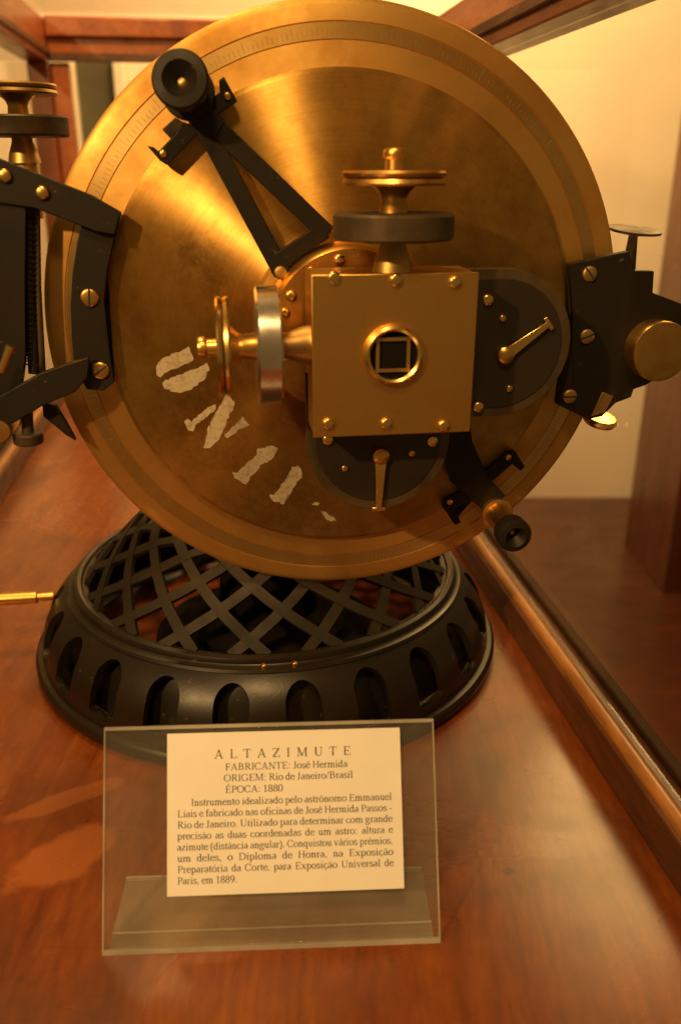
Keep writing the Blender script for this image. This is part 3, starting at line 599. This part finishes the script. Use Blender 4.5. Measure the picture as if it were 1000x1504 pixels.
finish('edge', box_bm(bmesh.new(), SP(0, SHT, -TH / 2), Vector((SWD, 0, 0)), ty * 0.0010, tn * TH * 0.52), 'acrylic_edge', stand)
finish('edge', box_bm(bmesh.new(), SP(0, 0.0016, -TH / 2), Vector((SWD, 0, 0)), ty * 0.0014, tn * TH * 0.52), 'acrylic_edge', stand)
for s in (-1, 1):
    finish('edge', box_bm(bmesh.new(), SP(s * (SWD - 0.0004), SHT / 2 + 0.001, -TH / 2), Vector((0.0004, 0, 0)), ty * (SHT / 2 - 0.002), tn * TH * 0.52), 'acrylic_edge', stand)
finish('fold', box_bm(bmesh.new(), (0, 0.0135, 0.0037), Vector((SWD - 0.004, 0, 0)), Vector((0, 0.0005, 0)), Vector((0, 0, 0.0003))), 'acrylic_edge', stand)
finish('rear_edge', box_bm(bmesh.new(), (0, 0.0602, 0.0019), Vector((SWD - 0.004, 0, 0)), Vector((0, 0.0006, 0)), Vector((0, 0, 0.0015))), 'acrylic_edge', stand)

PW, PH = 0.1474, 0.0988
px0, ps0 = -0.0648, 0.0339
card = empty('caption_card', (-0.0419, 0.3974, 0.0), SPSI)
tag(card, 'cream printed caption card headed ALTAZIMUTE in the clear acrylic holder', 'caption card')
finish('paper_sheet', box_bm(bmesh.new(), SP(px0 + PW / 2, ps0 + PH / 2, 0.00035), Vector((PW / 2, 0, 0)), ty * PH / 2, tn * 0.00015), 'paper', card)
# serif letters drawn with a broad pen: stems thick, hairlines thin
TK, TN = 0.088, 0.042
def arc(cx, cy, rx, ry, a0, a1, n=14): return [(cx + rx * math.cos(R(a0 + (a1 - a0) * i / n)), cy + ry * math.sin(R(a0 + (a1 - a0) * i / n))) for i in range(n + 1)]
def sf(x, y, h=0.085): return ([(x - h, y), (x + h, y)], 't')
def stem(x, y0, y1, top=True, bot=True):
    o = [([(x, y0), (x, y1)], 'k')]
    if top: o.append(sf(x, y1 - 0.018))
    if bot: o.append(sf(x, y0 + 0.018))
    return o
def lstem(x, y1): return [([(x, 0), (x, y1)], 'k'), ([(x - 0.1, y1 - 0.05), (x, y1 - 0.01)], 't'), sf(x, 0.018, 0.1)]
X = 0.45; CAP = 0.66
o_ = [(arc(0.25, X / 2, 0.19, X / 2 - 0.01, 0, 360, 24), 'a')]
e_ = [([(0.07, 0.27), (0.41, 0.27)], 't'), (arc(0.24, 0.225, 0.18, 0.215, 12, 330, 22), 'a')]
a_ = [(arc(0.22, 0.32, 0.12, 0.115, 160, 0, 10) + [(0.34, 0.06), (0.42, 0.03)], 'a'), (arc(0.2, 0.125, 0.135, 0.115, 60, 300, 16), 'a'), ([(0.26, 0.24), (0.34, 0.29)], 't'), ([(0.26, 0.02), (0.34, 0.09)], 't')]
c_ = [(arc(0.25, 0.225, 0.19, 0.215, 45, 325, 20), 'a')]
G = {
 'A': (0.70, [([(0.36, 0.66), (0.10, 0)], 't'), ([(0.34, 0.66), (0.58, 0)], 'k'), ([(0.19, 0.22), (0.49, 0.22)], 't'), sf(0.10, 0.018), sf(0.59, 0.018)]),
 'B': (0.66, stem(0.17, 0, CAP) + [([(0.17, 0.642), (0.33, 0.642)] + arc(0.33, 0.50, 0.16, 0.142, 90, -90, 10) + [(0.17, 0.358)], 'a'), ([(0.17, 0.355), (0.35, 0.355)] + arc(0.35, 0.187, 0.20, 0.168, 90, -90, 10) + [(0.17, 0.019)], 'a')]),
 'C': (0.66, [(arc(0.35, 0.33, 0.29, 0.32, 40, 325, 24), 'a'), ([(0.575, 0.46), (0.585, 0.64)], 't')]),
 'D': (0.72, stem(0.17, 0, CAP) + [([(0.17, 0.642), (0.32, 0.642)] + arc(0.32, 0.33, 0.32, 0.312, 90, -90, 18) + [(0.17, 0.018)], 'a')]),
 'E': (0.61, stem(0.17, 0, CAP) + [([(0.17, 0.642), (0.53, 0.642)], 't'), ([(0.17, 0.335), (0.42, 0.335)], 't'), ([(0.17, 0.018), (0.55, 0.018)], 't'), ([(0.53, 0.64), (0.535, 0.52)], 't'), ([(0.55, 0.02), (0.575, 0.15)], 't'), ([(0.42, 0.41), (0.42, 0.26)], 't')]),
 'F': (0.56, stem(0.17, 0, CAP) + [([(0.17, 0.642), (0.51, 0.642)], 't'), ([(0.17, 0.335), (0.41, 0.335)], 't'), ([(0.51, 0.64), (0.515, 0.51)], 't'), ([(0.41, 0.41), (0.41, 0.26)], 't')]),
 'G': (0.72, [(arc(0.36, 0.33, 0.30, 0.32, 42, 330, 24), 'a'), ([(0.6, 0.05), (0.6, 0.29)], 'k'), sf(0.59, 0.28, 0.1), ([(0.585, 0.47), (0.595, 0.64)], 't')]),
 'H': (0.72, stem(0.16, 0, CAP) + stem(0.57, 0, CAP) + [([(0.16, 0.34), (0.57, 0.34)], 't')]),
 'I': (0.33, stem(0.167, 0, CAP)),
 'J': (0.39, [([(0.24, 0.66), (0.24, 0.14)] + arc(0.14, 0.13, 0.10, 0.12, 0, -150, 8), 'a'), sf(0.24, 0.642)]),
 'L': (0.60, stem(0.17, 0, CAP) + [([(0.17, 0.018), (0.55, 0.018)], 't'), ([(0.55, 0.02), (0.575, 0.17)], 't')]),
 'M': (0.88, [([(0.15, 0), (0.15, 0.66)], 't'), ([(0.17, 0.66), (0.43, 0.03)], 'k'), ([(0.43, 0.03), (0.71, 0.66)], 't'), ([(0.73, 0), (0.73, 0.66)], 'k'), sf(0.13, 0.018), sf(0.74, 0.018), sf(0.12, 0.642), sf(0.77, 0.642)]),
 'N': (0.72, [([(0.14, 0), (0.14, 0.66)], 't'), ([(0.14, 0.65), (0.58, 0.02)], 'k'), ([(0.59, 0), (0.59, 0.66)], 't'), sf(0.14, 0.018), sf(0.59, 0.642), sf(0.1, 0.642)]),
 'O': (0.72, [(arc(0.36, 0.33, 0.30, 0.32, 0, 360, 30), 'a')]),
 'P': (0.56, stem(0.17, 0, CAP) + [([(0.17, 0.642), (0.30, 0.642)] + arc(0.30, 0.475, 0.21, 0.167, 90, -90, 12) + [(0.17, 0.308)], 'a')]),
 'R': (0.66, stem(0.17, 0, CAP) + [([(0.17, 0.642), (0.30, 0.642)] + arc(0.30, 0.49, 0.20, 0.152, 90, -90, 12) + [(0.17, 0.338)], 'a'), ([(0.32, 0.33), (0.58, 0.01)], 'k'), sf(0.6, 0.018, 0.06)]),
 'T': (0.61, stem(0.305, 0, CAP, False) + [([(0.04, 0.642), (0.57, 0.642)], 't'), ([(0.04, 0.64), (0.035, 0.5)], 't'), ([(0.57, 0.64), (0.575, 0.5)], 't')]),
 'U': (0.72, [([(0.16, 0.66), (0.16, 0.24)] + arc(0.36, 0.22, 0.20, 0.21, 180, 270, 10), 'a'), (arc(0.36, 0.22, 0.22, 0.21, 270, 360, 10) + [(0.58, 0.66)], 't'), sf(0.16, 0.642), sf(0.58, 0.642)]),
 'Z': (0.61, [([(0.06, 0.642), (0.55, 0.642)], 't'), ([(0.52, 0.64), (0.08, 0.02)], 'k'), ([(0.05, 0.018), (0.56, 0.018)], 't'), ([(0.06, 0.64), (0.05, 0.52)], 't'), ([(0.56, 0.02), (0.58, 0.15)], 't')]),
 'a': (0.44, a_), 'b': (0.5, lstem(0.13, 0.68)[:2] + [(arc(0.26, 0.225, 0.17, 0.215, 150, -150, 18), 'a')]),
 'c': (0.44, c_), 'd': (0.5, lstem(0.37, 0.68) + [(arc(0.23, 0.225, 0.165, 0.215, 30, 330, 18), 'a')]),
 'e': (0.44, e_), 'f': (0.33, [([(0.15, 0), (0.15, 0.55)] + arc(0.25, 0.55, 0.10, 0.115, 180, 40, 8), 'a'), sf(0.15, 0.018, 0.1), ([(0.03, 0.43), (0.31, 0.43)], 't')]),
 'g': (0.5, [(arc(0.22, 0.29, 0.14, 0.15, 0, 360, 20), 'a'), (arc(0.24, -0.09, 0.19, 0.11, 0, 360, 20), 'a'), ([(0.16, 0.15), (0.12, 0.06), (0.2, 0.02), (0.36, 0.015)], 't'), ([(0.33, 0.41), (0.46, 0.41)], 't')]),
 'i': (0.28, lstem(0.14, X) + [([(0.14, 0.585), (0.14, 0.67)], 'k')]), 'l': (0.28, lstem(0.14, 0.68)),
 'm': (0.78, lstem(0.13, X) + [(arc(0.27, 0.30, 0.12, 0.135, 160, 0, 8) + [(0.39, 0)], 'a'), sf(0.39, 0.018, 0.09), (arc(0.52, 0.30, 0.12, 0.135, 160, 0, 8) + [(0.64, 0)], 'a'), sf(0.65, 0.018, 0.1)]),
 'n': (0.5, lstem(0.13, X) + [(arc(0.25, 0.29, 0.125, 0.145, 160, 0, 8) + [(0.375, 0)], 'a'), sf(0.38, 0.018, 0.1)]),
 'o': (0.5, o_), 'p': (0.5, [([(0.13, -0.21), (0.13, X)], 'k'), ([(0.03, 0.40), (0.13, 0.44)], 't'), sf(0.13, -0.2, 0.1), (arc(0.26, 0.225, 0.17, 0.215, 150, -150, 18), 'a')]),
 'q': (0.5, [([(0.37, -0.21), (0.37, X)], 'k'), sf(0.37, -0.2, 0.1), (arc(0.23, 0.225, 0.165, 0.215, 30, 330, 18), 'a')]),
 'r': (0.34, lstem(0.13, X) + [(arc(0.24, 0.32, 0.10, 0.11, 170, 50, 6), 't'), ([(0.27, 0.4), (0.32, 0.42)], 'k')]),
 's': (0.39, [(arc(0.19, 0.335, 0.115, 0.105, 20, 235, 10) + arc(0.2, 0.12, 0.13, 0.11, 55, -160, 12), 'a'), ([(0.31, 0.33), (0.315, 0.43)], 't'), ([(0.055, 0.02), (0.055, 0.13)], 't')]),
 't': (0.28, [([(0.13, 0.56), (0.13, 0.10)] + arc(0.21, 0.10, 0.08, 0.085, 180, 310, 7), 'a'), ([(0.02, 0.43), (0.26, 0.43)], 't')]),
 'u': (0.5, [([(0.12, X), (0.12, 0.15)] + arc(0.23, 0.15, 0.11, 0.135, 180, 330, 8), 'a'), ([(0.37, X), (0.37, 0.0)], 'k'), ([(0.03, 0.43), (0.12, 0.43)], 't'), ([(0.28, 0.43), (0.37, 0.43)], 't'), ([(0.37, 0.018), (0.47, 0.03)], 't')]),
 'v': (0.5, [([(0.09, X), (0.25, 0)], 'k'), ([(0.25, 0), (0.41, X)], 't'), sf(0.09, 0.432, 0.08), sf(0.41, 0.432, 0.07)]),
 'x': (0.5, [([(0.09, X), (0.41, 0)], 'k'), ([(0.4, X), (0.08, 0)], 't'), sf(0.09, 0.432, 0.08), sf(0.4, 0.432, 0.07), sf(0.41, 0.018, 0.08), sf(0.08, 0.018, 0.07)]),
 'z': (0.44, [([(0.05, 0.432), (0.38, 0.432)], 't'), ([(0.36, 0.43), (0.06, 0.02)], 'k'), ([(0.04, 0.018), (0.4, 0.018)], 't')]),
 '0': (0.5, [(arc(0.25, 0.33, 0.19, 0.32, 0, 360, 28), 'a')]),
 '1': (0.5, [([(0.27, 0), (0.27, 0.66)], 'k'), ([(0.12, 0.56), (0.27, 0.65)], 't'), sf(0.27, 0.018, 0.12)]),
 '8': (0.5, [(arc(0.25, 0.49, 0.145, 0.16, 0, 360, 22), 'a'), (arc(0.25, 0.165, 0.18, 0.16, 0, 360, 22), 'a')]),
 '9': (0.5, [(arc(0.24, 0.44, 0.175, 0.21, 0, 360, 24), 'a'), (arc(0.08, 0.42, 0.335, 0.42, 0, -80, 10), 'a')]),
 '.': (0.25, [([(0.12, 0.0), (0.12, 0.09)], 'k')]), ',': (0.25, [([(0.12, 0.0), (0.12, 0.09)], 'k'), ([(0.13, 0.02), (0.08, -0.12)], 't')]),
 ':': (0.28, [([(0.14, 0.0), (0.14, 0.09)], 'k'), ([(0.14, 0.36), (0.14, 0.45)], 'k')]), '-': (0.33, [([(0.04, 0.22), (0.29, 0.22)], 'b')]),
 '/': (0.28, [([(0.0, -0.01), (0.28, 0.68)], 't')]), '(': (0.33, [(arc(0.36, 0.23, 0.26, 0.46, 115, 245, 14), 'a')]), ')': (0.33, [(arc(-0.03, 0.23, 0.26, 0.46, 65, -65, 14), 'a')]),
 "'": (0, [([(0.20, 0.53), (0.31, 0.67)], 'b')]), '^': (0, [([(0.13, 0.53), (0.23, 0.64)], 't'), ([(0.23, 0.64), (0.33, 0.53)], 't')]),
 '~': (0, [([(0.1, 0.56), (0.18, 0.61), (0.27, 0.56), (0.35, 0.61)], 't')]), '_': (0, [([(0.25, 0.0), (0.30, -0.10), (0.2, -0.17)], 't')]),
}
ACC = {'é': ('e', "'", 0, 0), 'á': ('a', "'", 0, 0), 'ó': ('o', "'", 0.02, 0), 'ô': ('o', '^', 0.02, 0), 'â': ('a', '^', 0, 0), 'ê': ('e', '^', 0, 0), 'ã': ('a', '~', 0, 0), 'ç': ('c', '_', 0, 0), 'É': ('E', "'", 0.1, 0.2)}
def adv(ch): return 0.25 if ch == ' ' else G[ACC[ch][0] if ch in ACC else ch][0]
def pen(bm, pts, mode, M):
    def wd(p, q):
        d = math.hypot(q[0] - p[0], q[1] - p[1]) or 1
        return {'k': TK, 't': TN, 'b': 0.06}.get(mode) or TN + (TK * 1.08 - TN) * (abs(q[1] - p[1]) / d) ** 1.6
    n = len(pts); ls, rs = [], []
    for i, p in enumerate(pts):
        a, b = pts[max(0, i - 1)], pts[min(n - 1, i + 1)]; d = math.hypot(b[0] - a[0], b[1] - a[1]) or 1; w = wd(a, b) / 2
        nx, ny = -(b[1] - a[1]) / d * w, (b[0] - a[0]) / d * w
        ls.append(bm.verts.new(M(p[0] + nx, p[1] + ny))); rs.append(bm.verts.new(M(p[0] - nx, p[1] - ny)))
    for i in range(n - 1): bm.faces.new((rs[i], rs[i + 1], ls[i + 1], ls[i]))
def text_line(s, fx0, fx1, fy, size, track=0.0):
    """fx0, fx1, fy: fractions of the sheet; letters squeezed evenly, spaces take up the slack"""
    bm = bmesh.new(); wanted = (fx1 - fx0) * PW / size
    nat = sum(adv(c) + track for c in s) - track; ns = s.count(' ')
    sq = 1.0
    if ns and not track:
        letters = nat - 0.25 * ns
        sq = min(1.06, (wanted - 0.20 * ns) / letters) if letters + 0.2 * ns > wanted else min(1.06, max(1.0, (wanted - 0.5 * ns) / letters))
        gap = (wanted - letters * sq) / ns
    else:
        track = track and (wanted - (nat - track * (len(s) - 1))) / max(1, len(s) - 1); gap = 0.25
        if not track: sq = wanted / nat
    x = 0.0; bx = px0 + fx0 * PW; by = ps0 + (1 - fy) * PH
    for ch in s:
        if ch == ' ': x += gap; continue
        bch = ACC[ch][0] if ch in ACC else ch
        def M(a, b, x=x): return SP(bx + (x + a * sq) * size, by + b * size, 0.00062)
        for pts, mode in G[bch][1]: pen(bm, pts, mode, M)
        if ch in ACC:
            _, ac, dx, dy = ACC[ch]
            for pts, mode in G[ac][1]: pen(bm, [(p[0] + dx, p[1] + dy) for p in pts], mode, M)
        x += adv(ch) * sq + track
    me = bpy.data.meshes.new('text_line'); bm.to_mesh(me); bm.free(); me.materials.append(MATS['ink'])
    return link('text_line', me, card)
SZ = 0.0064
text_line('ALTAZIMUTE', 0.200, 0.785, 0.163, 0.0082, 0.4)
text_line('FABRICANTE: José Hermida', 0.245, 0.770, 0.238, SZ)
text_line('ORIGEM: Rio de Janeiro/Brasil', 0.240, 0.793, 0.307, SZ)
text_line('ÉPOCA: 1880', 0.245, 0.492, 0.378, SZ)
body = ['Instrumento idealizado pelo astrônomo Emmanuel', 'Liais e fabricado nas oficinas de José Hermida Passos -', 'Rio de Janeiro. Utilizado para determinar com grande',
        'precisão as duas coordenadas de um astro: altura e', 'azimute (distância angular). Conquistou vários prêmios,', 'um deles, o Diploma de Honra, na Exposição',
        'Preparatória da Corte, para Exposição Universal de', 'Paris, em 1889.']
for i, s in enumerate(body):
    text_line(s, 0.10 if i == 0 else 0.042, 0.295 if i == 7 else 0.958, 0.452 + 0.0680 * i, SZ)

# ------------------------------------------------------------------ things seen beyond the glass
cab = empty('wooden_cabinet', (1.10, 2.45, -0.80))
tag(cab, 'dark red wooden cabinet standing beyond the side glass before the cream wall', 'cabinet')
slab('carcass', (0.25, 0.2, 1.0), (0.33, 0, 0), (0, 0.2, 0), (0, 0, 1.0), 'cabinet_wood', cab, 0.004)
slab('door', (0.25, -0.012, 0.86), (0.29, 0, 0), (0, 0.010, 0), (0, 0, 0.8), 'cabinet_wood', cab, 0.004)
gap = empty('doorway', (-0.83, 3.27, -0.80))
tag(gap, 'narrow dark upright doorway in the pale wall behind the case', 'doorway')
slab('opening', (0, 0.015, 0.8), (0.065, 0, 0), (0, 0.008, 0), (0, 0, 0.8), 'doorway_dark', gap)
for s in (-1, 1): slab('jamb', (s * 0.085, 0.0, 0.8), (0.018, 0, 0), (0, 0.024, 0), (0, 0, 0.8), 'wall_paint', gap, 0.003)
